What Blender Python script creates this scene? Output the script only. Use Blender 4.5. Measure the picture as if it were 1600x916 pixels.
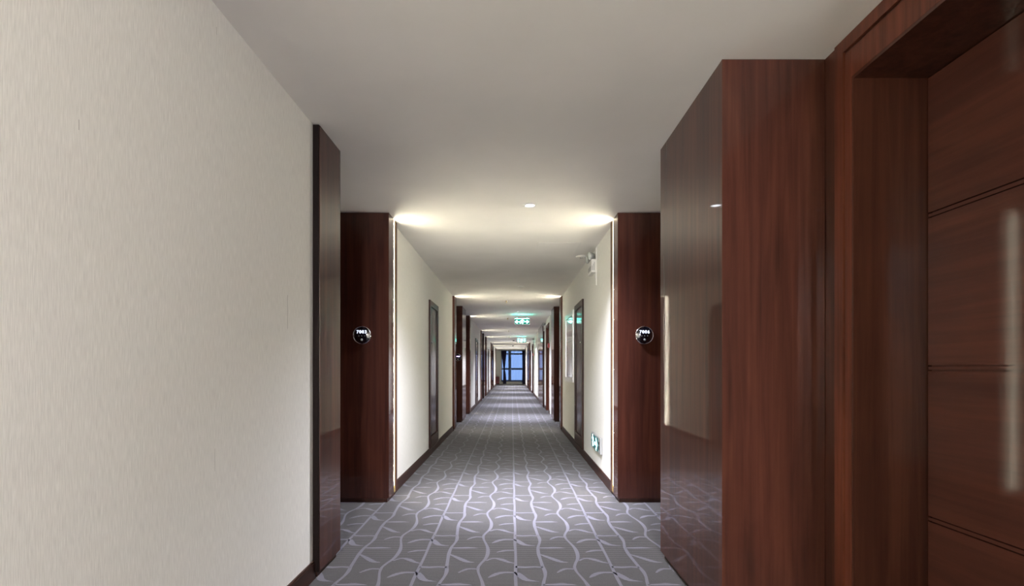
import bpy, bmesh, math, random
from mathutils import Vector, Matrix
random.seed(7)
for o in list(bpy.data.objects): bpy.data.objects.remove(o)
SC = bpy.context.scene
COL = SC.collection
PI = math.pi

# ------------------------------------------------------------------ camera
EYE = 1.115
cam_d = bpy.data.cameras.new('camera'); cam = bpy.data.objects.new('camera', cam_d); COL.objects.link(cam)
cam.location = (0, 0, EYE); cam.rotation_euler = (PI/2, 0, 0)
cam_d.sensor_width = 36; cam_d.lens = 18.0
cam_d.shift_x = 0.0003; cam_d.shift_y = 118/1600
cam_d.clip_start = 0.02; cam_d.clip_end = 200
SC.camera = cam

# ------------------------------------------------------------------ light and exposure
SC.view_settings.view_transform = 'Standard'; SC.view_settings.look = 'None'
SC.view_settings.gamma = 1; SC.view_settings.use_curve_mapping = False
SC.view_settings.exposure = 0.54
STRIP_POWER = 112.0          # emission of the vertical LED strips
STRIP_COL = (1.0, 0.935, 0.72)
SPOT_POWER = 930.0           # each ceiling downlight
SPOT_COL = (0.86, 0.86, 1.0)
WIDE_POWER = 520.0
FILL_POWER = 370.0  # glow of the unseen globes added behind the camera
EXIT_POWER = 5.0
W = bpy.data.worlds.new('world'); SC.world = W; W.use_nodes = True
bgn = W.node_tree.nodes['Background']
bgn.inputs[0].default_value = (0.33, 0.52, 1.0, 1); bgn.inputs[1].default_value = 1.8
SC.cycles.max_bounces = 10; SC.cycles.diffuse_bounces = 7; SC.cycles.glossy_bounces = 5
SC.cycles.sample_clamp_indirect = 6.0
SC.cycles.caustics_reflective = False; SC.cycles.caustics_refractive = False

H = 2.41                    # ceiling height
LW, RW = -1.055, 0.905      # cream wall planes
LF, RF = -1.02, 0.88        # faces of the wood piers
LB, RB = -1.47, 1.312       # backs of the door alcoves
REV = 0.275                 # depth of the door reveal
Y_END, Y_BACK = 36.5, -7.0

# ------------------------------------------------------------------ materials
def newmat(name):
    m = bpy.data.materials.new(name); m.use_nodes = True
    nt = m.node_tree; b = nt.nodes['Principled BSDF']
    return m, nt, b
def N(nt, t, **kw):
    n = nt.nodes.new(t)
    for k, v in kw.items(): setattr(n, k, v)
    return n
def plain(name, col, rough=0.5, metal=0.0, spec=0.5, coat=0.0):
    m, nt, b = newmat(name)
    b.inputs['Base Color'].default_value = (*col, 1); b.inputs['Roughness'].default_value = rough
    b.inputs['Metallic'].default_value = metal; b.inputs['Specular IOR Level'].default_value = spec
    b.inputs['Coat Weight'].default_value = coat; b.inputs['Coat Roughness'].default_value = 0.05
    tc = N(nt, 'ShaderNodeTexCoord'); nz = N(nt, 'ShaderNodeTexNoise'); nz.inputs['Scale'].default_value = 60
    bp = N(nt, 'ShaderNodeBump'); bp.inputs['Strength'].default_value = 0.02; bp.inputs['Distance'].default_value = 0.002
    nt.links.new(tc.outputs['Object'], nz.inputs['Vector']); nt.links.new(nz.outputs['Fac'], bp.inputs['Height'])
    nt.links.new(bp.outputs['Normal'], b.inputs['Normal'])
    return m
def emit(name, col, s):
    m, nt, b = newmat(name)
    b.inputs['Base Color'].default_value = (*col, 1)
    b.inputs['Emission Color'].default_value = (*col, 1); b.inputs['Emission Strength'].default_value = s
    return m
def wood(name, c0, c1, c2, axis='Z', rough=0.45, coat=0.55, coat_rough=0.05, bump=0.10, scale=1.0):
    m, nt, b = newmat(name); L = nt.links
    tc = N(nt, 'ShaderNodeTexCoord')
    mp = N(nt, 'ShaderNodeMapping')
    s = {'Z': (34, 34, 1.1), 'Y': (34, 1.6, 34), 'X': (1.6, 34, 34)}[axis]
    mp.inputs['Scale'].default_value = tuple(v*scale for v in s)
    L.new(tc.outputs['Object'], mp.inputs['Vector'])
    n1 = N(nt, 'ShaderNodeTexNoise'); n1.inputs['Scale'].default_value = 1.0; n1.inputs['Detail'].default_value = 6; n1.inputs['Roughness'].default_value = 0.6
    n1.inputs['Distortion'].default_value = 0.4
    L.new(mp.outputs['Vector'], n1.inputs['Vector'])
    mp2 = N(nt, 'ShaderNodeMapping'); s2 = {'Z': (7, 7, .8), 'Y': (7, .8, 7), 'X': (.8, 7, 7)}[axis]
    mp2.inputs['Scale'].default_value = s2
    L.new(tc.outputs['Object'], mp2.inputs['Vector'])
    n2 = N(nt, 'ShaderNodeTexNoise'); n2.inputs['Scale'].default_value = 1.3; n2.inputs['Detail'].default_value = 3; n2.inputs['Distortion'].default_value = 0.8
    L.new(mp2.outputs['Vector'], n2.inputs['Vector'])
    mx = N(nt, 'ShaderNodeMath', operation='MULTIPLY_ADD'); mx.inputs[1].default_value = 0.5
    L.new(n1.outputs['Fac'], mx.inputs[0])
    m2 = N(nt, 'ShaderNodeMath', operation='MULTIPLY'); m2.inputs[1].default_value = 0.5
    L.new(n2.outputs['Fac'], m2.inputs[0]); L.new(m2.outputs[0], mx.inputs[2])
    cr = N(nt, 'ShaderNodeValToRGB'); e = cr.color_ramp.elements
    e[0].position = 0.36; e[0].color = (*c0, 1); e[1].position = 0.64; e[1].color = (*c2, 1)
    k = e.new(0.5); k.color = (*c1, 1)
    L.new(mx.outputs[0], cr.inputs['Fac']); L.new(cr.outputs['Color'], b.inputs['Base Color'])
    b.inputs['Roughness'].default_value = rough; b.inputs['Coat Weight'].default_value = coat
    b.inputs['Coat Roughness'].default_value = coat_rough; b.inputs['Specular IOR Level'].default_value = 0.05
    bp = N(nt, 'ShaderNodeBump'); bp.inputs['Strength'].default_value = bump; bp.inputs['Distance'].default_value = 0.001
    mp3 = N(nt, 'ShaderNodeMapping'); mp3.inputs['Scale'].default_value = {'Z': (260, 260, 3), 'Y': (260, 3, 260), 'X': (3, 260, 260)}[axis]
    L.new(tc.outputs['Object'], mp3.inputs['Vector'])
    n3 = N(nt, 'ShaderNodeTexNoise'); n3.inputs['Scale'].default_value = 1; n3.inputs['Detail'].default_value = 2; L.new(mp3.outputs['Vector'], n3.inputs['Vector'])
    L.new(n3.outputs['Fac'], bp.inputs['Height']); L.new(bp.outputs['Normal'], b.inputs['Normal'])
    L.new(bp.outputs['Normal'], b.inputs['Coat Normal'])
    return m
WA, WB, WC = (0.029, 0.0108, 0.0078), (0.048, 0.0166, 0.0110), (0.069, 0.0238, 0.0150)
M_WOOD = wood('lacquered_mahogany', WA, WB, WC, coat=.75, coat_rough=0.025, bump=.02)
M_WOODD = wood('dark_lacquered_mahogany', (.024,.0085,.0065), (.042,.0135,.009), (.062,.0195,.0125), coat=.75, coat_rough=0.025, bump=.02)
M_WOODM = wood('medium_lacquered_mahogany', (.030,.0105,.008), (.052,.0165,.011), (.076,.024,.015), coat=.75, coat_rough=0.025, bump=.02)
M_DOORW = wood('door_mahogany', (.046,.0165,.0125), (.060,.021,.0150), (.076,.026,.0175), axis='Y', coat=1.0, coat_rough=0.07, bump=.05)
M_TRIMW = wood('trim_mahogany', (0.045, 0.014, 0.009), (0.085, 0.025, 0.014), (0.12, 0.036, 0.02), coat_rough=0.15)
M_GLOSSW = wood('shaft_door_lacquer', (0.022, 0.008, 0.007), (0.040, 0.013, 0.010), (0.06, 0.018, 0.012), coat=.45, coat_rough=0.05, bump=.12)
M_BASE = wood('baseboard_wood', (0.022, 0.010, 0.008), (0.034, 0.015, 0.011), (0.05, 0.02, 0.014), axis='Y', coat=0.3, coat_rough=.3)

def wallpaper(name, marks):
    m, nt, b = newmat(name); L = nt.links
    tc = N(nt, 'ShaderNodeTexCoord'); mp = N(nt, 'ShaderNodeMapping'); mp.inputs['Scale'].default_value = (420, 420, 22)
    L.new(tc.outputs['Object'], mp.inputs['Vector'])
    n = N(nt, 'ShaderNodeTexNoise'); n.inputs['Scale'].default_value = 1; n.inputs['Detail'].default_value = 3
    L.new(mp.outputs['Vector'], n.inputs['Vector'])
    cr = N(nt, 'ShaderNodeValToRGB'); e = cr.color_ramp.elements
    e[0].position = .3; e[0].color = (0.64, 0.64, 0.60, 1); e[1].position = .7; e[1].color = (0.78, 0.78, 0.735, 1)
    L.new(n.outputs['Fac'], cr.inputs['Fac'])
    out = cr.outputs['Color']
    if marks:   # thin vertical scars in the wallpaper
        sep = N(nt, 'ShaderNodeSeparateXYZ'); L.new(tc.outputs['Object'], sep.inputs[0])
        tot = None
        for (y, z0, z1) in marks:
            a = N(nt, 'ShaderNodeMath', operation='COMPARE'); a.inputs[1].default_value = y; a.inputs[2].default_value = 0.0012 if y > 2 else 0.0006
            L.new(sep.outputs['Y'], a.inputs[0])
            c = N(nt, 'ShaderNodeMath', operation='COMPARE'); c.inputs[1].default_value = (z0+z1)/2; c.inputs[2].default_value = abs(z1-z0)/2
            L.new(sep.outputs['Z'], c.inputs[0])
            mu = N(nt, 'ShaderNodeMath', operation='MULTIPLY'); L.new(a.outputs[0], mu.inputs[0]); L.new(c.outputs[0], mu.inputs[1])
            if tot is None: tot = mu.outputs[0]
            else:
                ad = N(nt, 'ShaderNodeMath', operation='MAXIMUM'); L.new(tot, ad.inputs[0]); L.new(mu.outputs[0], ad.inputs[1]); tot = ad.outputs[0]
        mix = N(nt, 'ShaderNodeMix', data_type='RGBA'); mix.inputs[7].default_value = (0.25, 0.235, 0.21, 1)
        L.new(out, mix.inputs[6]); L.new(tot, mix.inputs[0]); out = mix.outputs[2]
    L.new(out, b.inputs['Base Color']); b.inputs['Roughness'].default_value = .75; b.inputs['Specular IOR Level'].default_value = .2
    bp = N(nt, 'ShaderNodeBump'); bp.inputs['Strength'].default_value = .35; bp.inputs['Distance'].default_value = .0008
    L.new(n.outputs['Fac'], bp.inputs['Height']); L.new(bp.outputs['Normal'], b.inputs['Normal'])
    return m
M_WALLL = wallpaper('cream_wallpaper_left', [(2.41, 1.30, 1.46), (1.82, .75, .83), (1.248, 1.697, 1.722), (1.83, 2.309, 2.336), (5.97, 2.26, 2.36)])
M_WALLR = wallpaper('cream_wallpaper_right', [])
def ceiling_mat():
    m, nt, b = newmat('ceiling_paint'); L = nt.links
    tc = N(nt, 'ShaderNodeTexCoord'); n = N(nt, 'ShaderNodeTexNoise'); n.inputs['Scale'].default_value = 1.4; n.inputs['Detail'].default_value = 5
    L.new(tc.outputs['Object'], n.inputs['Vector'])
    cr = N(nt, 'ShaderNodeValToRGB'); e = cr.color_ramp.elements
    e[0].color = (0.75, 0.735, 0.71, 1); e[1].color = (0.82, 0.80, 0.775, 1); e[0].position = .35; e[1].position = .7
    L.new(n.outputs['Fac'], cr.inputs['Fac']); L.new(cr.outputs['Color'], b.inputs['Base Color'])
    b.inputs['Roughness'].default_value = .8; b.inputs['Specular IOR Level'].default_value = .15
    return m
M_CEIL = ceiling_mat()
def carpet(name, a, c, rib):
    m, nt, b = newmat(name); L = nt.links
    tc = N(nt, 'ShaderNodeTexCoord')
    w = N(nt, 'ShaderNodeTexWave', wave_type='BANDS', bands_direction='Y'); w.inputs['Scale'].default_value = 2*PI/(20*0.0160)
    w.inputs['Distortion'].default_value = 0.6; w.inputs['Detail'].default_value = 2; w.inputs['Detail Scale'].default_value = 8
    L.new(tc.outputs['Object'], w.inputs['Vector'])
    n = N(nt, 'ShaderNodeTexNoise'); n.inputs['Scale'].default_value = 190; n.inputs['Detail'].default_value = 2
    L.new(tc.outputs['Object'], n.inputs['Vector'])
    add = N(nt, 'ShaderNodeMath', operation='MULTIPLY_ADD'); add.inputs[1].default_value = rib
    L.new(w.outputs['Fac'], add.inputs[0]); m2 = N(nt, 'ShaderNodeMath', operation='MULTIPLY'); m2.inputs[1].default_value = 1-rib
    L.new(n.outputs['Fac'], m2.inputs[0]); L.new(m2.outputs[0], add.inputs[2])
    cr = N(nt, 'ShaderNodeValToRGB'); e = cr.color_ramp.elements
    e[0].position = .27; e[0].color = (*a, 1); e[1].position = .73; e[1].color = (*c, 1)
    L.new(add.outputs[0], cr.inputs['Fac']); L.new(cr.outputs['Color'], b.inputs['Base Color'])
    b.inputs['Roughness'].default_value = .95; b.inputs['Specular IOR Level'].default_value = .05
    b.inputs['Sheen Weight'].default_value = .15
    bp = N(nt, 'ShaderNodeBump'); bp.inputs['Strength'].default_value = .4; bp.inputs['Distance'].default_value = .002
    L.new(add.outputs[0], bp.inputs['Height']); L.new(bp.outputs['Normal'], b.inputs['Normal'])
    return m
M_CARPET = carpet('charcoal_ribbed_carpet', (0.011, 0.0105, 0.0115), (0.066, 0.0645, 0.066), .72)
M_CLINE = carpet('lilac_carpet_vine', (0.083, 0.082, 0.100), (0.120, 0.118, 0.142), .3)
M_STRIP = emit('warm_led', STRIP_COL, STRIP_POWER)
M_LENS = emit('cool_downlight_lens', (0.9, 0.93, 1.0), 5)
M_FILL = emit('fill_lamp_glow', (1.0, 0.94, 0.97), FILL_POWER)
M_UNLIT = plain('unlit_lens', (.6, .6, .6), .3)
M_WHITE = plain('white_plastic', (.72, .72, .69), .4)
M_GREYP = plain('grey_plastic', (.35, .36, .35), .35)
M_EDGE = plain('edge_darkening', (.006,.003,.0025), .6, 0, .1)
M_CHROME = plain('chrome', (.85, .85, .87), .12, 1.0)
M_SILVER = plain('brushed_aluminium', (.62, .63, .62), .3, .85)
M_BRASS = plain('dark_brass', (.50, .38, .15), .45, .6)
M_BLACKG = plain('black_glass', (.004, .004, .008), .05, 0, .5, 1)
M_DARK = plain('dark_rubber', (.012, .011, .011), .6)
M_DIGIT = emit('blue_white_display', (.70, .78, 1.0), 1.3)
M_LILAC = emit('lilac_display', (.45, .35, 1.0), 2.2)
M_EXITG = emit('exit_green', (.0, .20, .15), .6)
M_EXITW = emit('exit_glow', (.55, 1.0, .93), EXIT_POWER)
M_EXITT = emit('exit_edge', (.08, 1.0, .78), 60)
M_LOWG = emit('low_exit_panel', (.02, .10, .10), .5)
M_LOWW = emit('low_exit_glow', (.62, .95, 1.0), 2.6)
M_NAVY = plain('navy_window_frame', (.03, .07, .20), .4)
M_CURT = plain('navy_purple_curtain', (.035, .03, .09), .85)
M_RED = plain('dark_red_lacquer', (.11, .012, .016), .35, 0, .4, .4)
M_SIGNR = plain('fire_alarm_red', (.35, .03, .03), .4)
M_PAPER = plain('plan_paper', (.55, .53, .55), .3, 0, .5, 1)
M_INK = plain('faded_ink', (.36, .30, .34), .5)
M_LENSC = plain('clear_lamp_glass', (.55, .6, .57), .1, 0.3, .6, .6)
M_GLASS, _nt, _b = newmat('window_glass')
_b.inputs['Transmission Weight'].default_value = 1; _b.inputs['Roughness'].default_value = 0; _b.inputs['IOR'].default_value = 1.1
_b.inputs['Base Color'].default_value = (.85, .93, 1, 1)
M_SHEER, nt, b = newmat('sheer_voile')
tb = N(nt, 'ShaderNodeBsdfTranslucent'); tb.inputs[0].default_value = (.85, .9, .97, 1)
tp = N(nt, 'ShaderNodeBsdfTransparent'); mxs = N(nt, 'ShaderNodeMixShader'); mxs.inputs[0].default_value = .35
nt.links.new(tb.outputs[0], mxs.inputs[1]); nt.links.new(tp.outputs[0], mxs.inputs[2])
nt.links.new(mxs.outputs[0], nt.nodes['Material Output'].inputs[0])

# ------------------------------------------------------------------ helpers
def box(bm, x0, x1, y0, y1, z0, z1, mi=0):
    x0, x1 = sorted((x0, x1)); y0, y1 = sorted((y0, y1)); z0, z1 = sorted((z0, z1))
    v = [bm.verts.new(p) for p in ((x0,y0,z0),(x1,y0,z0),(x1,y1,z0),(x0,y1,z0),(x0,y0,z1),(x1,y0,z1),(x1,y1,z1),(x0,y1,z1))]
    for f in ((0,3,2,1),(4,5,6,7),(0,1,5,4),(1,2,6,5),(2,3,7,6),(3,0,4,7)):
        fc = bm.faces.new([v[i] for i in f]); fc.material_index = mi
def quad(bm, pts, mi=0):
    f = bm.faces.new([bm.verts.new(p) for p in pts]); f.material_index = mi; return f
def lathe(bm, prof, n=32, mat=None, smooth=True):
    """prof: (r, h) pairs about +Z; mat places it"""
    mat = mat or Matrix()
    rings = []
    for r, h in prof:
        if r < 1e-6: rings.append([bm.verts.new(mat @ Vector((0, 0, h)))])
        else: rings.append([bm.verts.new(mat @ Vector((r*math.cos(2*PI*i/n), r*math.sin(2*PI*i/n), h))) for i in range(n)])
    for a, b2 in zip(rings, rings[1:]):
        for i in range(n):
            j = (i+1) % n
            if len(a) == 1 and len(b2) == 1: continue
            if len(a) == 1: f = bm.faces.new((a[0], b2[j], b2[i]))
            elif len(b2) == 1: f = bm.faces.new((a[i], a[j], b2[0]))
            else: f = bm.faces.new((a[i], a[j], b2[j], b2[i]))
            f.smooth = smooth
def tube(bm, pts, r, n=8):
    pts = [Vector(p) for p in pts]; rings = []
    for i, p in enumerate(pts):
        t = (pts[min(i+1, len(pts)-1)] - pts[max(i-1, 0)]).normalized()
        u = t.cross(Vector((0, 0, 1)));
        if u.length < .1: u = t.cross(Vector((1, 0, 0)))
        u.normalize(); w = t.cross(u)
        rings.append([bm.verts.new(p + r*(math.cos(2*PI*k/n)*u + math.sin(2*PI*k/n)*w)) for k in range(n)])
    for a, b2 in zip(rings, rings[1:]):
        for k in range(n):
            f = bm.faces.new((a[k], a[(k+1) % n], b2[(k+1) % n], b2[k])); f.smooth = True
    bm.faces.new(rings[0]); bm.faces.new(rings[-1][::-1])
def link(name, bm, mats, parent=None, bevel=0.0, at=None):
    """bm is in world coordinates; the object's origin goes to its parent's base, or to `at`"""
    if bevel: bmesh.ops.bevel(bm, geom=[e for e in bm.edges], offset=bevel, segments=2, affect='EDGES', profile=.7)
    bmesh.ops.recalc_face_normals(bm, faces=bm.faces)
    base = Vector((0, 0, 0))
    if parent is not None:
        p = parent
        while p is not None: base += Vector(p.location); p = p.parent
    elif at is not None: base = Vector(at)
    bmesh.ops.translate(bm, verts=bm.verts, vec=-base)
    me = bpy.data.meshes.new(name); bm.to_mesh(me); bm.free()
    for m in (mats if isinstance(mats, (list, tuple)) else [mats]): me.materials.append(m)
    o = bpy.data.objects.new(name, me); COL.objects.link(o)
    if parent is not None: o.parent = parent
    elif at is not None: o.location = at
    return o
def tag(o, label=None, cat=None, group=None, kind=None):
    if label: o['label'] = label
    if cat: o['category'] = cat
    if group: o['group'] = group
    if kind: o['kind'] = kind
    return o
def empty(name, loc, label=None, cat=None, group=None, kind=None):
    o = bpy.data.objects.new(name, None); o.empty_display_size = .1; COL.objects.link(o); o.location = loc
    return tag(o, label, cat, group, kind)
def dup(root, loc, label):
    def cp(o, parent):
        c = o.copy(); COL.objects.link(c); c.parent = parent
        for ch in list(o.children): cp(ch, c)
        return c
    r = cp(root, None); r.location = loc; r['label'] = label
    return r
def nb(): return bmesh.new()

# ------------------------------------------------------------------ floor with its woven vine pattern
bm = nb()
quad(bm, ((-2, Y_BACK, 0), (2, Y_BACK, 0), (2, Y_END+.2, 0), (-2, Y_END+.2, 0)), 0)
T, X0, Y0C = 0.5395, 0.022, 2.874
def ribbon(pts, wd, ou, ov):
    """pts in tile units; wd = half widths"""
    P = [Vector((X0+(p[0]+ou)*T, Y0C+(p[1]+ov)*T)) for p in pts]
    rows = []
    for i, p in enumerate(P):
        t = (P[min(i+1, len(P)-1)] - P[max(i-1, 0)]).normalized(); n = Vector((-t.y, t.x))
        w = .78*(wd[i] if isinstance(wd, (list, tuple)) else wd)
        rows.append((bm.verts.new((*(p+n*w*T), .0008)), bm.verts.new((*(p-n*w*T), .0008))))
    for a, b2 in zip(rows, rows[1:]):
        f = bm.faces.new((a[0], a[1], b2[1], b2[0])); f.material_index = 1
def smoothp(pts, n=3):
    out = []
    for i in range(len(pts)-1):
        p0 = pts[max(i-1, 0)]; p1 = pts[i]; p2 = pts[i+1]; p3 = pts[min(i+2, len(pts)-1)]
        for k in range(n):
            t = k/n
            out.append(tuple(.5*((2*p1[j]) + (-p0[j]+p2[j])*t + (2*p0[j]-5*p1[j]+4*p2[j]-p3[j])*t*t + (-p0[j]+3*p1[j]-3*p2[j]+p3[j])*t**3) for j in range(len(p1))))
    out.append(pts[-1]); return out
# each point: (u, v, half width)
TILE = [
 smoothp([(0,0,.021),(0.003,.35,.018),(-0.003,.7,.022),(0,1,.021)], 2),
 smoothp([(.283,0,.024),(.268,.22,.022),(.259,.38,.026),(.263,.58,.022),(.291,.75,.019),(.297,.88,.026),(.283,1,.024)]),
 smoothp([(.612,0,.020),(.635,.1,.019),(.668,.2,.022),(.686,.3,.026),(.692,.41,.028),(.688,.52,.026),(.672,.63,.020),(.648,.74,.017),(.625,.84,.016),(.613,.93,.020),(.612,1,.020)], 2),
 [(0,.0,.03),(.10,-.01,.026),(.2,.0,.02),(.285,-.01,.024)],
 smoothp([(.012,-.15,.03),(.05,-.235,.045),(.095,-.315,.04),(.155,-.35,.022),(.23,-.365,.004)]),
 smoothp([(0,-.15,.02),(-.12,-.145,.028),(-.19,-.18,.034),(-.235,-.23,.028),(-.275,-.275,.006)]),
 smoothp([(0,.49,.018),(-.11,.48,.026),(-.16,.455,.024),(-.21,.425,.01)], 2),
 smoothp([(-.315,.17,.014),(-.27,.225,.018),(-.215,.238,.020),(-.15,.205,.036),(-.07,.13,.022),(0,.10,.01)]),
 smoothp([(.26,.56,.018),(.38,.565,.03),(.46,.57,.034),(.58,.555,.004)], 2),
 smoothp([(.275,.36,.014),(.38,.25,.034),(.464,.16,.036),(.51,.135,.02),(.56,.126,.004)], 2),
 smoothp([(.612,-.06,.016),(.53,-.048,.020),(.475,-.08,.024),(.42,-.15,.01)], 2),
]
for iu in range(-3, 4):
    for iv in range(-10, 63):
        for P in TILE: ribbon([(p[0], p[1]) for p in P], [p[2] for p in P], iu, iv)
o = link('floor', bm, [M_CARPET, M_CLINE]); tag(o, kind='structure', label='charcoal ribbed corridor carpet with lilac vine pattern')

# ------------------------------------------------------------------ ceiling
bm = nb(); box(bm, -2, 2, Y_BACK, Y_END+.2, H, H+.1)
tag(link('ceiling', bm, M_CEIL), kind='structure')

# ------------------------------------------------------------------ plan of the corridor
# alcoves: (y0, y1) with a wood door in the back
L_ALC = [(3.05, 4.25), (9.45, 10.6), (11.4, 12.5), (17.63, 18.8), (19.6, 20.7), (25.75, 27.0), (27.8, 28.9)]
R_ALC = [(0.80, 2.14), (3.03, 4.25), (9.45, 10.7), (25.9, 27.1), (27.8, 28.9)]
L_WALL = [(Y_BACK, 2.72), (4.56, 9.12), (12.81, 17.30), (21.01, 25.44), (29.21, 32.72)]
R_WALL = [(Y_BACK, -.06), (4.56, 9.12)]
def walls(name, s, walls_, alcs, W0, B0, mat, extra=None):
    bm = nb(); OUT = 1.95*s
    for a, b2 in walls_: box(bm, W0, OUT, a, b2, 0, H, 0)
    for a, b2 in alcs:
        c = 1.5 if (s > 0 and a < 1) else (a+b2)/2
        hw = .465
        d0, d1 = c-hw, c+hw
        box(bm, B0, OUT, a-.002, d0, 0, H, 1); box(bm, B0, OUT, d1, b2+.002, 0, H, 1)
        box(bm, B0, OUT, d0, d1, 2.237, H, 1)
        box(bm, B0+s*(REV+.05), OUT, d0, d1, 0, 2.237, 1)
    if extra: extra(bm)
    return tag(link(name, bm, [mat, M_WOOD]), kind='structure')
def piers_back(bm, s, lst, B0):
    for a, b2 in lst: box(bm, B0, 1.95*s, a, b2, 0, H, 1)
L_P = [(2.72,3.05),(4.25,4.56),(9.12,9.45),(10.6,11.4),(12.5,12.81),(17.30,17.63),(18.8,19.6),(20.7,21.01),(25.44,25.75),(27.0,27.8),(28.9,29.21),(32.72,33.03)]
walls('wall_left', -1, L_WALL, L_ALC, LW, LB, M_WALLL,
      lambda bm: (piers_back(bm, -1, L_P, LB), box(bm, -1.14, -1.95, 33.03, Y_END, 0, H, 0)))
DR = [(12.72, 13.66), (21.85, 23.15)]
def r_extra(bm):
    piers_back(bm, 1, [(-.06,.80),(2.14,3.03),(4.25,4.56),(9.12,9.45),(10.7,11.4),(25.6,25.9),(27.1,27.8),(28.9,29.21),(32.72,33.03)], RB)
    box(bm, 1.40, 1.95, 11.4, 12.5, 0, H, 0)
    y = 12.5
    for d0, d1 in DR:
        box(bm, .93, 1.95, y, d0, 0, H, 0); box(bm, .93, 1.95, d0, d1, 2.2, H, 0); box(bm, 1.06, 1.95, d0, d1, 0, 2.2, 0); y = d1
    box(bm, .93, 1.95, y, 25.6, 0, H, 0)
    box(bm, RW, 1.95, 29.21, 32.72, 0, H, 0)
    box(bm, .95, 1.95, 33.03, Y_END, 0, H, 0)
walls('wall_right', 1, R_WALL, R_ALC, RW, RB, M_WALLR, r_extra)
bm = nb(); box(bm, -2, 2, Y_BACK-.1, Y_BACK, 0, H)
tag(link('wall_back', bm, M_WALLR), kind='structure')
bm = nb()
WX0, WX1, WZ0, WZ1 = -.74, .94, .22, 2.385
box(bm, -2, WX0, Y_END, Y_END+.15, 0, H); box(bm, WX1, 2, Y_END, Y_END+.15, 0, H)
box(bm, WX0, WX1, Y_END, Y_END+.15, 0, WZ0); box(bm, WX0, WX1, Y_END, Y_END+.15, WZ1, H)
tag(link('wall_end', bm, M_WALLR), kind='structure')

# baseboards
def skirting(name, segs):
    bm = nb()
    for (x, s, a, b2) in segs:
        box(bm, x, x-s*.013, a, b2, 0, .085); box(bm, x, x-s*.008, a, b2, .085, .095)
    tag(link(name, bm, M_BASE), kind='structure')
skirting('baseboard_left', [(LW, -1, a, b2) for a, b2 in L_WALL] + [(-1.14, -1, 33.03, 35.6)])
skirting('baseboard_right', [(RW, 1, a, b2) for a, b2 in R_WALL] + [(.93, 1, 12.5, 12.66), (.93, 1, 13.72, 14.55), (.93, 1, 16.95, 21.79), (.93, 1, 23.21, 25.6), (RW, 1, 29.21, 32.72), (.95, 1, 33.03, Y_END), (1.40, 1, 11.4, 12.5)])

# ------------------------------------------------------------------ wood piers
def pier(s, y0, y1, label, group, strip=None, M_WOOD=M_WOOD):
    """strip: None plain; 'far' LED slot towards the far end; 'near' towards the near end"""
    F, B = (RF, RB) if s > 0 else (LF, LB)
    e = 0.0015
    r = empty('wood_pier', ((F+B)/2, (y0+y1)/2, 0), label, 'wood pier', group)
    top = H-.001
    if strip is None:
        bm = nb(); box(bm, F, B-s*e, y0+e, y1-e, .036, top); link('wood_panel', bm, M_WOOD, r, .0015)
        bm = nb(); box(bm, F+s*.02, B-s*e, y0+.018, y1-.018, .0015, .036); link('plinth', bm, M_BASE, r)
        return r
    d = 0.022
    # panel | LED | brass profile | edge trim, from the alcove side to the cream wall side
    if strip == 'far': p0, p1, l0, l1, b0, b1, t0, t1 = y0+e, y0+.186, y0+.189, y0+.203, y0+.206, y0+.249, y0+.25, y1-e
    else: p0, p1, l0, l1, b0, b1, t0, t1 = y1-.186, y1-e, y0+.063, y0+.077, y0+.080, y1-.188, y0+e, y0+.0615
    bm = nb(); box(bm, F, F+s*.06, p0, p1, .036, top); box(bm, F+s*.06, B-s*e, y0+e, y1-e, .036, top)
    link('wood_panel', bm, M_WOOD, r)
    bm = nb(); box(bm, F, F+s*.059, t0, t1, .036, top); link('edge_trim', bm, M_TRIMW, r)
    bm = nb(); box(bm, F+s*(.002 if strip == 'far' else .0025), F+s*.059, b0, b1, .036, top); link('brass_profile' if strip == 'far' else 'side_trim', bm, M_BRASS if strip == 'far' else M_TRIMW, r)
    bm = nb(); box(bm, F+s*.012, F+s*.059, l0-.002, l1+.002, .036, top); link('slot_back', bm, M_TRIMW, r)
    bm = nb(); box(bm, F+s*.014, B-s*e, y0+.01, y1-.004, .0015, .036); link('plinth', bm, M_BASE, r)
    bm = nb()
    dd = .003 if strip == 'far' else .003
    box(bm, F+s*dd, F+s*.011, l0, l1, .10, top-.004)
    o = link('light_strip', bm, M_STRIP, r); o['label'] = 'glowing warm vertical LED strip'
    return r
GP = 'wood piers framing the door alcoves'
n1l = pier(-1, 2.72, 3.05, 'narrow dark wood pier at the end of the near cream wall on the left', GP, None, M_WOODD)
f1l = pier(-1, 4.25, 4.56, 'dark wood pier carrying the round 7003 room number', GP, 'far', M_WOODD)
bm = nb(); box(bm, LF-.002, LW+.0006, 2.7125, 2.7210, .036, H-.002); link('edge_darkener', bm, M_EDGE, n1l)['label'] = 'blackish narrow board added to darken the edge'  # near-black board added to keep this edge dark under the lamps
pier(1, 2.14, 3.03, 'wide reddish wood pier beside the big panelled door, nearest and largest', GP)
pier(1, 4.25, 4.56, 'dark wood pier carrying the round 7006 room number', GP, 'far', M_WOODM)
pier(1, -.06, .80, 'wood pier on the near side of the big panelled door', GP)
pier(-1, 9.12, 9.45, 'wood pier with lit edge just past the first narrow shaft door, left wall', GP, 'near')
pier(1, 9.12, 9.45, 'wood pier with lit edge just past the framed wall plan', GP, 'near')
pier(-1, 10.6, 11.4, 'wood pier with a small lilac number display, between two alcoves on the left', GP)
pier(1, 10.7, 11.4, 'plain wood pier behind the lit one past the framed plan, right side', GP)
pier(-1, 12.5, 12.81, 'wood pier with light slot opposite the first hanging exit sign, left side', GP, 'far')
pier(-1, 17.30, 17.63, 'thin lit wood pier before the bluish glossy pair, left side past second shaft door', GP, 'near')
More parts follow.
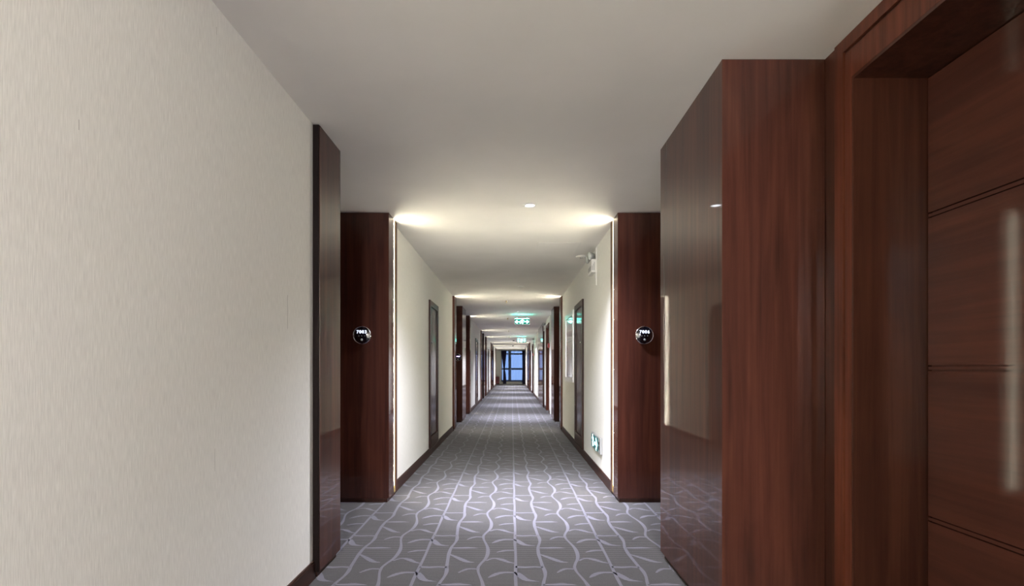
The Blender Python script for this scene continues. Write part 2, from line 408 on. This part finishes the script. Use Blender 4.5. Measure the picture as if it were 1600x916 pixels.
pier(-1, 18.8, 19.6, 'glossy wood pier reflecting blue window light, first of the left pair', GP)
pier(-1, 20.7, 21.01, 'slim glossy wood pier behind the blue-reflecting one, level with second exit sign', GP, 'far')
for s, sd in ((-1, 'left'), (1, 'right')):
    pier(s, 25.44 if s < 0 else 25.6, 25.75 if s < 0 else 25.9, 'tiny distant wood pier with lit edge, fourth module, %s side' % sd, GP, 'near')
    pier(s, 27.0 if s < 0 else 27.1, 27.8, 'tiny distant plain wood pier, fourth module, %s side' % sd, GP)
    pier(s, 28.9, 29.21, 'tiny distant wood pier with light slot before last stretch, %s side' % sd, GP, 'far')
    pier(s, 32.72, 33.03, 'last wood pier before the window bay, %s side' % sd, GP, 'near')
def wall_light(s, y, label, hw=.007):     # one inferred beside the camera, an unseen pair added behind for light
    F = RF if s > 0 else LF; Wl = RW if s > 0 else LW
    e = empty('wall_light', (Wl, y, 0), label, 'wall light', 'vertical strip wall lights behind the camera')
    bm = nb(); box(bm, Wl-s*.001, F, y-.10, y-hw-.003, .1, H-.001); link('wood_panel', bm, M_WOOD, e)
    bm = nb(); box(bm, Wl-s*.001, F, y+hw+.003, y+hw+.05, .1, H-.001); link('edge_trim', bm, M_TRIMW, e)
    bm = nb(); box(bm, Wl-s*.001, F+s*.003, y-hw, y+hw, .10, H-.004); link('light_strip', bm, M_STRIP, e)
wall_light(-1, 0.0, 'vertical strip wall light level with the camera, left wall', .026)
wall_light(-1, -5.0, 'unseen vertical strip light added near the back wall, left side')
wall_light(1, -5.0, 'unseen vertical strip light added near the back wall, right side')

# long wood slab on the right past the exit sign
r = empty('wood_wall_panel', (.91, 15.75, 0), 'long full-height wood wall panel between two right-hand doors past the first exit sign', 'wall panel')
bm = nb(); box(bm, .88, .9285, 14.55, 16.95, .036, H-.001); link('wood_panel', bm, M_WOOD, r, .0015)
bm = nb(); box(bm, .90, .9285, 14.57, 16.93, .0015, .036); link('plinth', bm, M_BASE, r)

# ------------------------------------------------------------------ doors
DN = [0]
def door_root(x, y, label):
    DN[0] += 1
    return empty('door_%d' % DN[0], (x, y, 0), label, None, None, 'structure')
def alcove_door(s, a, b2, label):
    B = RB if s > 0 else LB
    c = 1.5 if (s > 0 and a < 1) else (a+b2)/2
    hw = .465; d0, d1 = c-hw, c+hw; top = 2.237
    r = door_root(B, c, label)
    p = lambda x: B + s*x
    # casing: outer band, groove and inner band around the opening, flush boards standing proud of the wall
    bm = nb()
    for (o0, o1, pr, zt) in ((.045, .098, .012, H-.003), (.0, .036, .009, top+.105)):
        zlow = .002
        box(bm, p(-.0005), p(-pr), d1+o0, d1+o1, zlow, zt); box(bm, p(-.0005), p(-pr), d0-o1, d0-o0, zlow, zt)
    box(bm, p(-.0005), p(-.012), d0-.045, d1+.045, top+.118, H-.003)
    box(bm, p(-.0005), p(-.009), d0, d1, top-.002, top+.105)
    link('casing', bm, M_TRIMW, r, .002)
    bm = nb()   # reveal lining
    box(bm, p(-.008), p(REV), d1-.012, d1-.0006, .002, top-.001); box(bm, p(-.008), p(REV), d0+.0006, d0+.012, .002, top-.001)
    box(bm, p(-.008), p(REV), d0+.012, d1-.012, top-.014, top-.001)
    link('reveal_lining', bm, M_WOOD, r)
    bm = nb()   # leaf: four horizontal boards with double grooves between them
    z = .008
    for k, zt in enumerate((.533, 1.105, 1.685, top-.018)):
        box(bm, p(REV-.002), p(REV+.04), d0+.014, d1-.016, z, zt)
        if k < 3:
            box(bm, p(REV+.012), p(REV+.04), d0+.014, d1-.016, zt, zt+.022)
            box(bm, p(REV-.001), p(REV+.014), d0+.014, d1-.016, zt+.005, zt+.017)
        z = zt+.022
    leaf = link('door_leaf', bm, M_DOORW, r, 0)
    bm = nb()
    hy = d0+.10
    box(bm, p(REV-.002), p(REV-.014), hy-.03, hy+.03, .93, 1.17)
    tube(bm, [(p(REV-.014), hy, 1.0), (p(REV-.055), hy, 1.0), (p(REV-.06), hy+.03, 1.0), (p(REV-.058), hy+.13, .998)], .009, 10)
    link('door_handle', bm, M_CHROME, leaf)
    return r
def wall_door(s, W0, d0, d1, top, dep, label, glossy=False):
    r = door_root(W0, (d0+d1)/2, label); p = lambda x: W0 + s*x
    bm = nb()
    for o in (-1, 1):
        y = d1 if o > 0 else d0
        box(bm, p(-.0008), p(-.014), y, y+o*.055, .002, top+.055)
    box(bm, p(-.0008), p(-.014), d0, d1, top, top+.055)
    for y in (d0, d1-.012): box(bm, p(-.012), p(dep), y, y+.012, .002, top-.001)
    box(bm, p(-.012), p(dep), d0+.012, d1-.012, top-.013, top-.001)
    link('casing', bm, M_TRIMW if not glossy else M_BASE, r, .0015)
    bm = nb(); z = .008
    for k, zt in enumerate((.56, 1.12, 1.68, top-.016)):
        box(bm, p(dep-.04), p(dep-.002), d0+.014, d1-.014, z, zt)
        if k < 3: box(bm, p(dep-.034), p(dep-.002), d0+.014, d1-.014, zt, zt+.01)
        z = zt+.01
    leaf = link('door_leaf', bm, M_DOORW, r)
    bm = nb(); hy = d0+.1
    box(bm, p(dep-.04), p(dep-.052), hy-.03, hy+.03, .93, 1.17)
    tube(bm, [(p(dep-.05), hy, 1.0), (p(dep-.09), hy, 1.0), (p(dep-.095), hy+.13, .998)], .009, 8)
    link('door_handle', bm, M_CHROME, leaf)
    return r
def shaft_door(s, W0, d0, d1, z0, z1, label):
    r = door_root(W0, (d0+d1)/2, label); p = lambda x: W0 + s*x
    fw = .075
    bm = nb()
    box(bm, p(-.0008), p(-.022), d0, d0+fw, z0, z1); box(bm, p(-.0008), p(-.022), d1-fw, d1, z0, z1)
    box(bm, p(-.0008), p(-.022), d0+fw, d1-fw, z1-fw, z1); box(bm, p(-.0008), p(-.022), d0+fw, d1-fw, z0, z0+.14)
    link('door_frame', bm, M_BASE, r, .002)
    bm = nb(); box(bm, p(-.0008), p(-.008), d0+fw+.003, d1-fw-.003, z0+.143, z1-fw-.003)
    leaf = link('door_leaf', bm, M_GLOSSW, r, .002); leaf['label'] = 'high gloss dark leaf'
    bm = nb(); lathe(bm, [(0, 0), (.011, 0), (.013, .004), (.008, .007), (.007, .014), (.013, .018), (.012, .022), (0, .023)], 16,
                     Matrix.Translation((p(-.008), d0+fw+.035, 1.45)) @ Matrix.Rotation(-s*PI/2, 4, 'Y'))
    link('key_lock', bm, M_CHROME, leaf)
    return r
alcove_door(1, *R_ALC[0], 'big mahogany room door with horizontal grooves, at the right edge')
alcove_door(-1, *L_ALC[0], 'mahogany room door inside the 7003 alcove')
alcove_door(1, *R_ALC[1], 'mahogany room door inside the 7006 alcove')
for k, a in enumerate(L_ALC[1:]): alcove_door(-1, *a, 'mahogany room door inside left alcove %s' % ('past the shaft door', 'before the exit sign', 'past second shaft door', 'level with second exit sign', 'of the fourth module', 'of the last module')[k])
for k, a in enumerate(R_ALC[2:]): alcove_door(1, *a, 'mahogany room door inside right alcove %s' % ('past the framed plan', 'of the fourth module', 'of the last module')[k])
wall_door(1, .93, 12.72, 13.66, 2.2, .12, 'dark wood door just past the first hanging exit sign, right wall')
wall_door(1, .93, 21.85, 23.15, 2.14, .12, 'distant dark wood door past the second exit sign, right wall')
shaft_door(-1, LW, 6.50, 7.24, .10, 1.99, 'narrow glossy dark shaft door in the near left cream wall')
shaft_door(1, RW, 6.42, 7.22, .10, 1.99, 'narrow glossy dark shaft door beside the framed wall plan')
shaft_door(-1, LW, 14.75, 15.75, .10, 1.99, 'glossy shaft door in the lavender-lit second left wall')
shaft_door(-1, LW, 22.8, 23.6, .10, 1.99, 'distant narrow shaft door in the third left wall')
shaft_door(1, .93, 24.3, 25.1, .10, 1.99, 'distant glossy shaft door reflecting blue, right wall')

# ------------------------------------------------------------------ room number discs
def text_mesh(txt, size, loc, parent, mat, name, bold=.0):
    cu = bpy.data.curves.new('t', 'FONT'); cu.body = txt; cu.size = size; cu.align_x = 'CENTER'; cu.align_y = 'CENTER'
    cu.offset = bold; cu.extrude = .0006; cu.space_character = 1.22
    to = bpy.data.objects.new('t', cu); COL.objects.link(to); to.rotation_euler = (PI/2, 0, 0); to.location = loc
    bpy.context.view_layer.update()
    dg = bpy.context.evaluated_depsgraph_get()
    me = bpy.data.meshes.new_from_object(to.evaluated_get(dg)); me.name = name
    base = Vector((0, 0, 0)); p = parent
    while p is not None: base += Vector(p.location); p = p.parent
    me.transform(Matrix.Translation(-base) @ to.matrix_world)
    me.materials.clear(); me.materials.append(mat)
    bpy.data.objects.remove(to); bpy.data.curves.remove(cu)
    o = bpy.data.objects.new(name, me); COL.objects.link(o); o.parent = parent
    return o
def number_disc(x, y, z, txt, label):
    r = empty('room_number_plate', (x, y, z), label, 'room number', 'round room number plates')
    Rm = Matrix.Translation((x, y, z)) @ Matrix.Rotation(PI/2, 4, 'X')   # +Z of the lathe looks to the camera (-Y)
    bm = nb(); lathe(bm, [(0, .001), (.0695, .001), (.0755, .004), (.0760, .012), (.0735, .0165), (.0695, .0165), (.0685, .011), (0, .011)], 56, Rm)
    link('chrome_ring', bm, M_CHROME, r)
    bm = nb(); lathe(bm, [(.0680, .0115), (.0680, .013), (.0655, .0150), (0, .0155)], 56, Rm); face = link('glass_face', bm, M_BLACKG, r)
    if txt:
        text_mesh(txt, .036, (x-.001, y-.0165, z+.026), r, M_DIGIT, 'number', .0007)
    else:
        bm = nb(); box(bm, x-.043, x+.043, y-.0165, y-.018, z+.012, z+.03); link('number', bm, M_LILAC, r, .0005)
    bm = nb()
    for dx in (-.024, 0, .024): lathe(bm, [(.0026, 0), (.0026, .0012), (0, .0014)], 12, Matrix.Translation((x+dx, y-.0156, z-.006)) @ Matrix.Rotation(PI/2, 4, 'X'))
    link('indicator_dots', bm, M_GREYP, r)
    bm = nb(); lathe(bm, [(.009, 0), (.009, .002), (.006, .003), (0, .003)], 24, Matrix.Translation((x, y-.0156, z-.038)) @ Matrix.Rotation(PI/2, 4, 'X'))
    link('bell_button', bm, M_GREYP, r)
    return r
number_disc(-1.24, 4.25, 1.391, '7003', 'round black plate with lit number 7003 on the left pier')
number_disc(1.10, 4.25, 1.391, '7006', 'round black plate with lit number 7006 on the right pier')
number_disc(-1.115, 10.6, 1.345, None, 'distant round plate with a lilac lit display on a left pier')

# ------------------------------------------------------------------ ceiling fittings
def downlight(x, y, label, lit=True, k=1.0, tilt=0):
    r = empty('downlight', (x, y, H), label, 'downlight', 'round ceiling downlights')
    Mt = Matrix.Translation((x, y, H)) @ Matrix.Rotation(PI, 4, 'X')
    bm = nb(); lathe(bm, [(.036, .002), (.038, .009), (.044, .011), (.055, .008), (.060, .001)], 40, Mt); link('trim_ring', bm, M_WHITE, r)
    bm = nb(); lathe(bm, [(.036, .0015), (.036, .004), (.02, .006), (0, .0065)], 40, Mt); link('lens', bm, M_LENS if lit else M_UNLIT, r)
    if lit:
        ld = bpy.data.lights.new('downlight_beam', 'SPOT'); ld.energy = SPOT_POWER*k; ld.color = SPOT_COL
        ld.spot_size = math.radians(58); ld.spot_blend = 1.0; ld.shadow_soft_size = .03
        lo = bpy.data.objects.new('downlight_beam', ld); COL.objects.link(lo); lo.parent = r; lo.location = (0, 0, -.02); lo.rotation_euler = (math.radians(tilt), 0, 0)
        ad = bpy.data.lights.new('downlight_glow', 'SPOT'); ad.energy = WIDE_POWER*k*(.75 if tilt else 1); ad.color = SPOT_COL
        ad.spot_size = math.radians(130); ad.spot_blend = 1.0; ad.shadow_soft_size = .03
        ao = bpy.data.objects.new('downlight_glow', ad); COL.objects.link(ao); ao.parent = r; ao.location = (0, 0, -.02)
    return r
downlight(.144, 4.05, 'bright lit round downlight, nearest in the ceiling', tilt=9)
downlight(.156, 8.06, 'unlit round downlight between first and second modules', False)
downlight(.143, 11.6, 'small lit downlight just before the first exit sign')
for y, t in ((15.5, 'between the two exit signs'), (19.5, 'just before the second exit sign'), (23.9, 'beyond the second exit sign'), (28.0, 'in the fourth module'), (31.8, 'before the window bay'),
             (0.1, 'added out of view above the camera'), (-3.2, 'added out of view behind the camera')):
    downlight(.145, y, 'lit ceiling downlight %s' % t, True, 1.0 if y > 1 else .04)  # the weak pair out of view is added to light the near end

def fill_globe(y, label):  # unseen globe lamps added behind the camera to light the near end
    z = 2.02
    r = empty('fill_lamp', (0, y, H), label, 'pendant lamp', 'added unseen globes behind the camera')
    bm = nb(); lathe(bm, [(0, .0008), (.06, .0008), (.055, .02), (0, .022)], 32, Matrix.Translation((0, y, H)) @ Matrix.Rotation(PI, 4, 'X')); link('ceiling_rose', bm, M_BRASS, r)
    bm = nb(); tube(bm, [(0, y, H-.02), (0, y, z+.14)], .006, 10); link('stem', bm, M_BRASS, r)
    bm = nb(); n = 14
    lathe(bm, [(.15*math.sin(PI*k/n), -.15*math.cos(PI*k/n)) if 0 < k < n else (0, -.15*math.cos(PI*k/n)) for k in range(n+1)], 32, Matrix.Translation((0, y, z)))
    link('opal_globe', bm, M_FILL, r)
for y, t in ((-2.6, 'just behind the camera'), (-5.2, 'near the back wall')): fill_globe(y, 'added unseen pendant lamp %s' % t)

def sprinkler(x, y, label):
    r = empty('sprinkler_head', (x, y, H), label, 'sprinkler', 'ceiling sprinkler heads')
    Mt = Matrix.Translation((x, y, H)) @ Matrix.Rotation(PI, 4, 'X')
    bm = nb(); lathe(bm, [(0, .0005), (.032, .0005), (.030, .005), (.012, .008), (0, .008)], 24, Mt); link('escutcheon', bm, M_CHROME, r)
    bm = nb(); lathe(bm, [(.008, .008), (.008, .022), (.003, .026), (.003, .040), (.014, .042), (.014, .044), (0, .045)], 16, Mt)
    box(bm, x-.010, x-.007, y-.002, y+.002, H-.042, H-.020); box(bm, x+.007, x+.010, y-.002, y+.002, H-.042, H-.020)
    link('deflector', bm, M_BRASS, r); return r
s0 = sprinkler(-.10, 9.77, 'small pendent sprinkler head, nearest in the ceiling')
for y, t in ((13.1, 'beside the first exit sign'), (17.5, 'between the two exit signs'), (20.9, 'beside the second exit sign')):
    dup(s0, (-.10, y, H), 'tiny ceiling sprinkler head %s' % t)
def detector(x, y, label, mat):
    r = empty('smoke_detector', (x, y, H), label, 'smoke detector', 'ceiling smoke detectors')
    Mt = Matrix.Translation((x, y, H)) @ Matrix.Rotation(PI, 4, 'X')
    bm = nb(); lathe(bm, [(0, .0005), (.055, .0005), (.055, .012), (.05, .016), (0, .016)], 32, Mt); link('base', bm, mat, r)
    bm = nb(); lathe(bm, [(.045, .0165), (.042, .032), (.03, .045), (0, .048)], 32, Mt); link('dome', bm, mat, r)
    return r
detector(.085, 23.4, 'dark round ceiling detector beyond the second exit sign', M_DARK)
detector(.075, 28.8, 'tiny dark ceiling detector near the far window', M_DARK)
# sensor disc beside the emergency light
r = empty('ceiling_sensor', (.80, 5.9, H), 'small white flat round sensor on the ceiling beside the emergency light', 'ceiling sensor')
bm = nb(); lathe(bm, [(0, .0005), (.062, .0005), (.062, .008), (.052, .016), (0, .018)], 32, Matrix.Translation((.80, 5.9, H)) @ Matrix.Rotation(PI, 4, 'X')); link('housing', bm, M_WHITE, r)
bm = nb(); lathe(bm, [(.018, .0165), (.016, .024), (0, .028)], 24, Matrix.Translation((.80, 5.9, H)) @ Matrix.Rotation(PI, 4, 'X')); link('lens', bm, M_GREYP, r)
# access panel
r = empty('access_panel', (.49, 5.5, H), 'flush white square access panel in the ceiling near the emergency light', 'access panel')
bm = nb(); box(bm, .278, .702, 5.268, 5.742, H-.0035, H-.0006); link('hatch', bm, M_CEIL, r, .001)
bm = nb()
for a in ((.268,.274,5.258,5.752), (.706,.712,5.258,5.752), (.274,.706,5.258,5.264), (.274,.706,5.746,5.752)): box(bm, *a, H-.003, H-.0006)
link('hatch_frame', bm, M_WHITE, r)

# exit signs hanging across the corridor
def stroke(bm, pts, w, f, t0, t1):
    """polyline in a sign's own plane turned into raised bars; f maps (u, v, depth) to the world"""
    for (a, b2) in zip(pts, pts[1:]):
        d = Vector((b2[0]-a[0], b2[1]-a[1])); L = d.length; d.normalize(); n = Vector((-d.y, d.x))*w/2
        A = Vector(a)-d*w*.3; B = Vector(b2)+d*w*.3
        q = [A+n, A-n, B-n, B+n]
        lo = [bm.verts.new(f(p.x, p.y, t0)) for p in q]; hi = [bm.verts.new(f(p.x, p.y, t1)) for p in q]
        bm.faces.new(hi); bm.faces.new(lo[::-1])
        for i in range(4): bm.faces.new((lo[i], lo[(i+1) % 4], hi[(i+1) % 4], hi[i]))
def disc(bm, cx, cy, r_, f, t0, t1, n=16):
    hi = [bm.verts.new(f(cx+r_*math.cos(2*PI*i/n), cy+r_*math.sin(2*PI*i/n), t1)) for i in range(n)]
    lo = [bm.verts.new(f(cx+r_*math.cos(2*PI*i/n), cy+r_*math.sin(2*PI*i/n), t0)) for i in range(n)]
    bm.faces.new(hi); bm.faces.new(lo[::-1])
    for i in range(n): bm.faces.new((lo[i], lo[(i+1) % n], hi[(i+1) % n], hi[i]))
def running_man(bm, cx, cy, k, f, t0, t1):
    P = lambda *pp: [(cx+x*k, cy+y*k) for x, y in pp]
    disc(bm, cx+.10*k, cy+.40*k, .10*k, f, t0, t1)
    stroke(bm, P((.05, .26), (-.06, -.02)), .17*k, f, t0, t1)
    stroke(bm, P((.06, .22), (.24, .12), (.36, .22)), .075*k, f, t0, t1)
    stroke(bm, P((.02, .24), (-.22, .20), (-.30, .04)), .075*k, f, t0, t1)
    stroke(bm, P((-.05, -.02), (.16, -.14), (.10, -.42)), .10*k, f, t0, t1)
    stroke(bm, P((-.08, -.04), (-.18, -.28), (-.42, -.30)), .10*k, f, t0, t1)
def arrow(bm, cx, cy, k, sg, f, t0, t1):
    stroke(bm, [(cx-sg*.5*k, cy), (cx+sg*.35*k, cy)], .20*k, f, t0, t1)
    stroke(bm, [(cx+sg*.10*k, cy+.36*k), (cx+sg*.48*k, cy), (cx+sg*.10*k, cy-.36*k)], .18*k, f, t0, t1)
def exit_sign(x, y, label):
    zc, w, h = 2.236, .36, .138
    r = empty('exit_sign', (x, y, H), label, 'exit sign', 'green exit signs hung from the ceiling')
    bm = nb(); box(bm, x-w/2, x+w/2, y, y+.03, zc-h/2, zc+h/2); link('sign_body', bm, M_SILVER, r, .003)
    bm = nb(); box(bm, x-w/2+.008, x+w/2-.008, y-.003, y-.0005, zc-h/2+.008, zc+h/2-.008); link('green_face', bm, M_EXITG, r)
    f = lambda u, v, t: (x+u, y-.003-t, zc+v)
    bm = nb(); running_man(bm, 0, .003, .128, f, .0004, .002)
    arrow(bm, -.108, -.004, .10, -1, f, .0004, .002); arrow(bm, .105, -.002, .095, 1, f, .0004, .002)
    link('pictogram', bm, M_EXITW, r)
    bm = nb(); box(bm, x-w/2+.01, x+w/2-.01, y+.004, y+.026, zc+h/2+.0005, zc+h/2+.004); link('lit_edge', bm, M_EXITT, r)
    for dx in (-.12, .12):
        bm = nb(); tube(bm, [(x+dx, y+.015, zc+h/2+.003), (x+dx, y+.015, H-.004)], .0035, 8)
        lathe(bm, [(0, .0008), (.016, .0008), (.014, .006), (0, .007)], 16, Matrix.Translation((x+dx, y+.015, H)) @ Matrix.Rotation(PI, 4, 'X'))
        link('hanging_rod', bm, M_CHROME, r)
    return r
exit_sign(.249, 12.25, 'green lit exit sign hung from the ceiling, nearer of two')
exit_sign(.40, 20.7, 'green lit exit sign hung from the ceiling, farther of two')

# ------------------------------------------------------------------ emergency twin lamps
def emergency(W0, y, label):
    r = empty('emergency_light', (W0, y, 2.14), label, 'emergency light', 'twin headed emergency lights on right wall')
    x = W0-.0008
    bm = nb(); box(bm, x, x-.052, y-.13, y+.13, 2.145, 2.285); body = link('battery_box', bm, M_WHITE, r, .006)
    bm = nb()
    for k in range(3): box(bm, x-.018-.012*k, x-.024-.012*k, y-.1325, y-.1305, 2.165, 2.255-.02*k)
    box(bm, x-.0525, x-.054, y-.09, y+.09, 2.17, 2.22)
    link('control_panel', bm, M_GREYP, body)
    for dy in (-.085, .085):
        cx, cz = x-.055, 2.325
        M_ = Matrix.Translation((cx, y+dy, cz)) @ Matrix.Rotation(math.radians(-35), 4, 'X') @ Matrix.Rotation(math.radians(-105 if dy < 0 else -95), 4, 'Y') @ Matrix.Rotation(0 if dy < 0 else 0, 4, 'Z')
        bm = nb(); lathe(bm, [(0, -.045), (.018, -.043), (.032, -.025), (.042, 0), (.046, .014), (.043, .017)], 28, M_)
        tube(bm, [(x-.028, y+dy, 2.283), (x-.030, y+dy, 2.312)], .010, 10)
        hd = link('lamp_head', bm, M_GREYP, r)
        bm = nb(); lathe(bm, [(.0425, .014), (.036, .022), (.02, .027), (0, .028)], 28, M_); link('lamp_glass', bm, M_LENSC, hd)
    bm = nb(); tube(bm, [(x-.006, y-.05, 2.147), (x-.010, y-.055, 2.11), (x-.008, y-.10, 2.085), (x-.007, y-.135, 2.10), (x-.006, y-.15, 2.15)], .0035, 6)
    box(bm, x, x-.010, y-.165, y-.150, 2.0, H-.004); link('power_cable', bm, M_WHITE, r)
    return r
emergency(RW, 5.60, 'white twin-headed emergency light high on the right wall, nearest')
emergency(.93, 13.98, 'distant emergency light above the door past the first exit sign')
emergency(.93, 21.2, 'tiny distant emergency light past the second exit sign')

# low evacuation sign
r = empty('floor_level_exit_sign', (RW, 5.40, .25), 'white glowing silver framed escape sign low on the right wall', 'exit sign')
x = RW-.0008
bm = nb(); box(bm, x, x-.020, 5.12, 5.68, .250, .416); link('silver_frame', bm, M_GREYP, r, .007)
bm = nb(); box(bm, x-.0205, x-.0235, 5.235, 5.665, .266, .400); link('dark_panel', bm, M_LOWG, r)
f = lambda u, v, t: (x-.0238-t, 5.45+u, .333+v)
bm = nb(); running_man(bm, .10, .002, .14, f, 0, .0016); arrow(bm, -.09, -.008, .15, -1, f, 0, .0016); link('pictogram', bm, M_LOWW, r)
bm = nb(); box(bm, x-.0205, x-.024, 5.165, 5.205, .345, .372); box(bm, x-.0205, x-.024, 5.165, 5.205, .290, .328); link('test_button', bm, M_DARK, r, .001)

# framed plan on the right wall
r = empty('framed_floor_plan', (RW, 7.93, .92), 'silver framed pale information board beside the right shaft door', 'wall board')
bm = nb(); y0, y1, z0, z1 = 7.40, 8.46, .91, 1.97
for a in ((y0, y0+.07, z0, z1), (y1-.07, y1, z0, z1), (y0+.07, y1-.07, z0, z0+.07), (y0+.07, y1-.07, z1-.07, z1)):
    box(bm, x, x-.022, a[0], a[1], a[2], a[3])
link('silver_frame', bm, M_SILVER, r, .003)
bm = nb(); box(bm, x, x-.012, y0+.072, y1-.072, z0+.072, z1-.072); sheet = link('printed_sheet', bm, M_PAPER, r)
bm = nb()
for k in range(22):
    zz = 1.50-.022*k
    box(bm, x-.0123, x-.013, y0+.14+.02*random.random(), y1-.14-.25*random.random(), zz, zz+.007)
for k in range(5): box(bm, x-.0123, x-.013, y0+.2+.13*k, y0+.30+.13*k, 1.60, 1.70)
box(bm, x-.0123, x-.013, y0+.12, y1-.12, 1.545, 1.552)
link('faint_print', bm, M_INK, sheet)

# fire alarm boxes
def alarm(xw, y, z, label):
    r = empty('fire_alarm_box', (xw, y, z), label, 'fire alarm', 'red fire alarm boxes on right wall')
    bm = nb(); box(bm, xw-.0008, xw-.045, y-.05, y+.05, z-.055, z+.055); link('housing', bm, M_SIGNR, r, .004)
    bm = nb(); box(bm, xw-.0455, xw-.048, y-.025, y+.025, z-.025, z+.025); link('call_button', bm, M_WHITE, r, .001)
alarm(.93, 12.60, 1.68, 'small red fire alarm box beside the door past the first exit sign')
alarm(.93, 21.6, 1.70, 'tiny red fire alarm box beside the distant right door')
# socket plate
r = empty('switch_plate', (RW, 8.80, 1.5), 'small white switch plate beside the framed board', 'switch plate')
bm = nb(); box(bm, RW-.0008, RW-.008, 8.76, 8.84, 1.42, 1.50); link('plate', bm, M_WHITE, r, .002)
bm = nb(); box(bm, RW-.0085, RW-.011, 8.78, 8.82, 1.44, 1.48); link('rocker', bm, M_WHITE, r, .001)

# ------------------------------------------------------------------ window at the end
win = empty('window_1', (0, Y_END, 0), 'tall navy framed window closing the corridor', None, None, 'structure')
bm = nb(); ya, yb = Y_END+.04, Y_END+.10
def bar(x0, x1, z0, z1): box(bm, x0, x1, ya, yb, z0, z1)
bar(WX0, WX0+.05, WZ0, WZ1); bar(WX1-.05, WX1, WZ0, WZ1); bar(WX0+.05, WX1-.05, WZ1-.04, WZ1); bar(WX0+.05, WX1-.05, WZ0, WZ0+.07)
bar(-.24, -.04, WZ0+.07, WZ1-.04)
for a, b2 in ((WX0+.05, -.24), (-.04, WX1-.05)):
    bar(a, b2, 1.02, 1.15); bar(a, b2, 2.10, 2.21)
link('window_frame', bm, M_NAVY, win, .003)
bm = nb(); box(bm, WX0+.03, WX1-.03, Y_END+.068, Y_END+.074, WZ0+.03, WZ1-.02); link('window_pane', bm, M_GLASS, win)
bm = nb(); box(bm, WX0-.03, WX1+.0, Y_END-.03, Y_END+.04, WZ0-.035, WZ0-.0006); link('window_sill', bm, M_NAVY, win, .004)
def drape(name, mat, edges, yy, amp, folds, th, label, cat, cols=90):
    """edges: (z, x0, x1) rows from top to bottom"""
    bm = nb(); rows = []
    zs = smoothp([tuple(e) for e in edges], 8)
    for z, x0, x1 in zs:
        row = []
        for i in range(cols+1):
            t = i/cols; row.append(bm.verts.new((x0+(x1-x0)*t, yy+amp*math.sin(2*PI*folds*t+.6*math.sin(z*2)), z)))
        rows.append(row)
    for a, b2 in zip(rows, rows[1:]):
        for i in range(cols): fc = bm.faces.new((a[i], a[i+1], b2[i+1], b2[i])); fc.smooth = True
    o = link(name, bm, mat, None, 0, at=((edges[0][1]+edges[0][2])/2, yy, edges[-1][0]))
    if th:
        md = o.modifiers.new('thickness', 'SOLIDIFY'); md.thickness = th; md.offset = 0
    return tag(o, label, cat)
drape('sheer_curtain', M_SHEER, [(2.36, WX0+.02, WX1-.02), (1.3, WX0+.02, WX1-.02), (.27, WX0+.03, WX1-.03)], Y_END-.065, .014, 22, 0, 'translucent white sheer curtain across the end window', 'curtain', 220)
drape('curtain', M_CURT, [(2.38, -.72, -.37), (2.0, -.70, -.39), (1.5, -.64, -.44), (1.14, -.58, -.48), (1.05, -.58, -.48), (.8, -.60, -.43), (.3, -.61, -.39), (.02, -.61, -.38)], Y_END-.17, .03, 6, .004, 'dark navy curtain tied back at the window, left', 'curtain')
drape('curtain', M_CURT, [(2.38, .74, .93), (1.2, .76, .93), (.02, .74, .93)], Y_END-.17, .025, 4, .004, 'dark navy curtain hanging straight at the window, right', 'curtain')
bm = nb()
for z in (1.085, 1.105): tube(bm, [(-.60, Y_END-.17, z), (-.58, Y_END-.215, z), (-.53, Y_END-.225, z), (-.48, Y_END-.215, z), (-.46, Y_END-.17, z)], .008, 8)
tube(bm, [(-.60, Y_END-.17, 1.095), (-.70, Y_END-.15, 1.11), (-.78, Y_END-.06, 1.13), (-.79, Y_END-.004, 1.14)], .006, 8)
tag(link('curtain_tieback', bm, M_CURT, None, 0, at=(-.53, Y_END-.17, 1.09)), 'cord tieback gathering the left curtain', 'tieback')
# cabinet
r = empty('cabinet', (-.99, 36.0, 0), 'low dark red cabinet in the left corner by the window', 'cabinet')
bm = nb(); box(bm, -1.125, -.86, 35.72, 36.28, .04, .52); body = link('carcass', bm, M_RED, r, .004)
bm = nb(); box(bm, -1.13, -.85, 35.70, 36.29, .522, .545); link('top', bm, M_RED, r, .004)
bm = nb(); box(bm, -1.11, -.875, 35.705, 35.7185, .06, .50); dr = link('cabinet_door', bm, M_RED, r, .002)
bm = nb(); tube(bm, [(-.90, 35.704, .30), (-.90, 35.685, .30), (-.90, 35.685, .38), (-.90, 35.704, .38)], .004, 8); link('handle', bm, M_BRASS, dr)
bm = nb(); box(bm, -1.115, -.87, 35.74, 36.26, .0015, .04); link('plinth', bm, M_DARK, r)
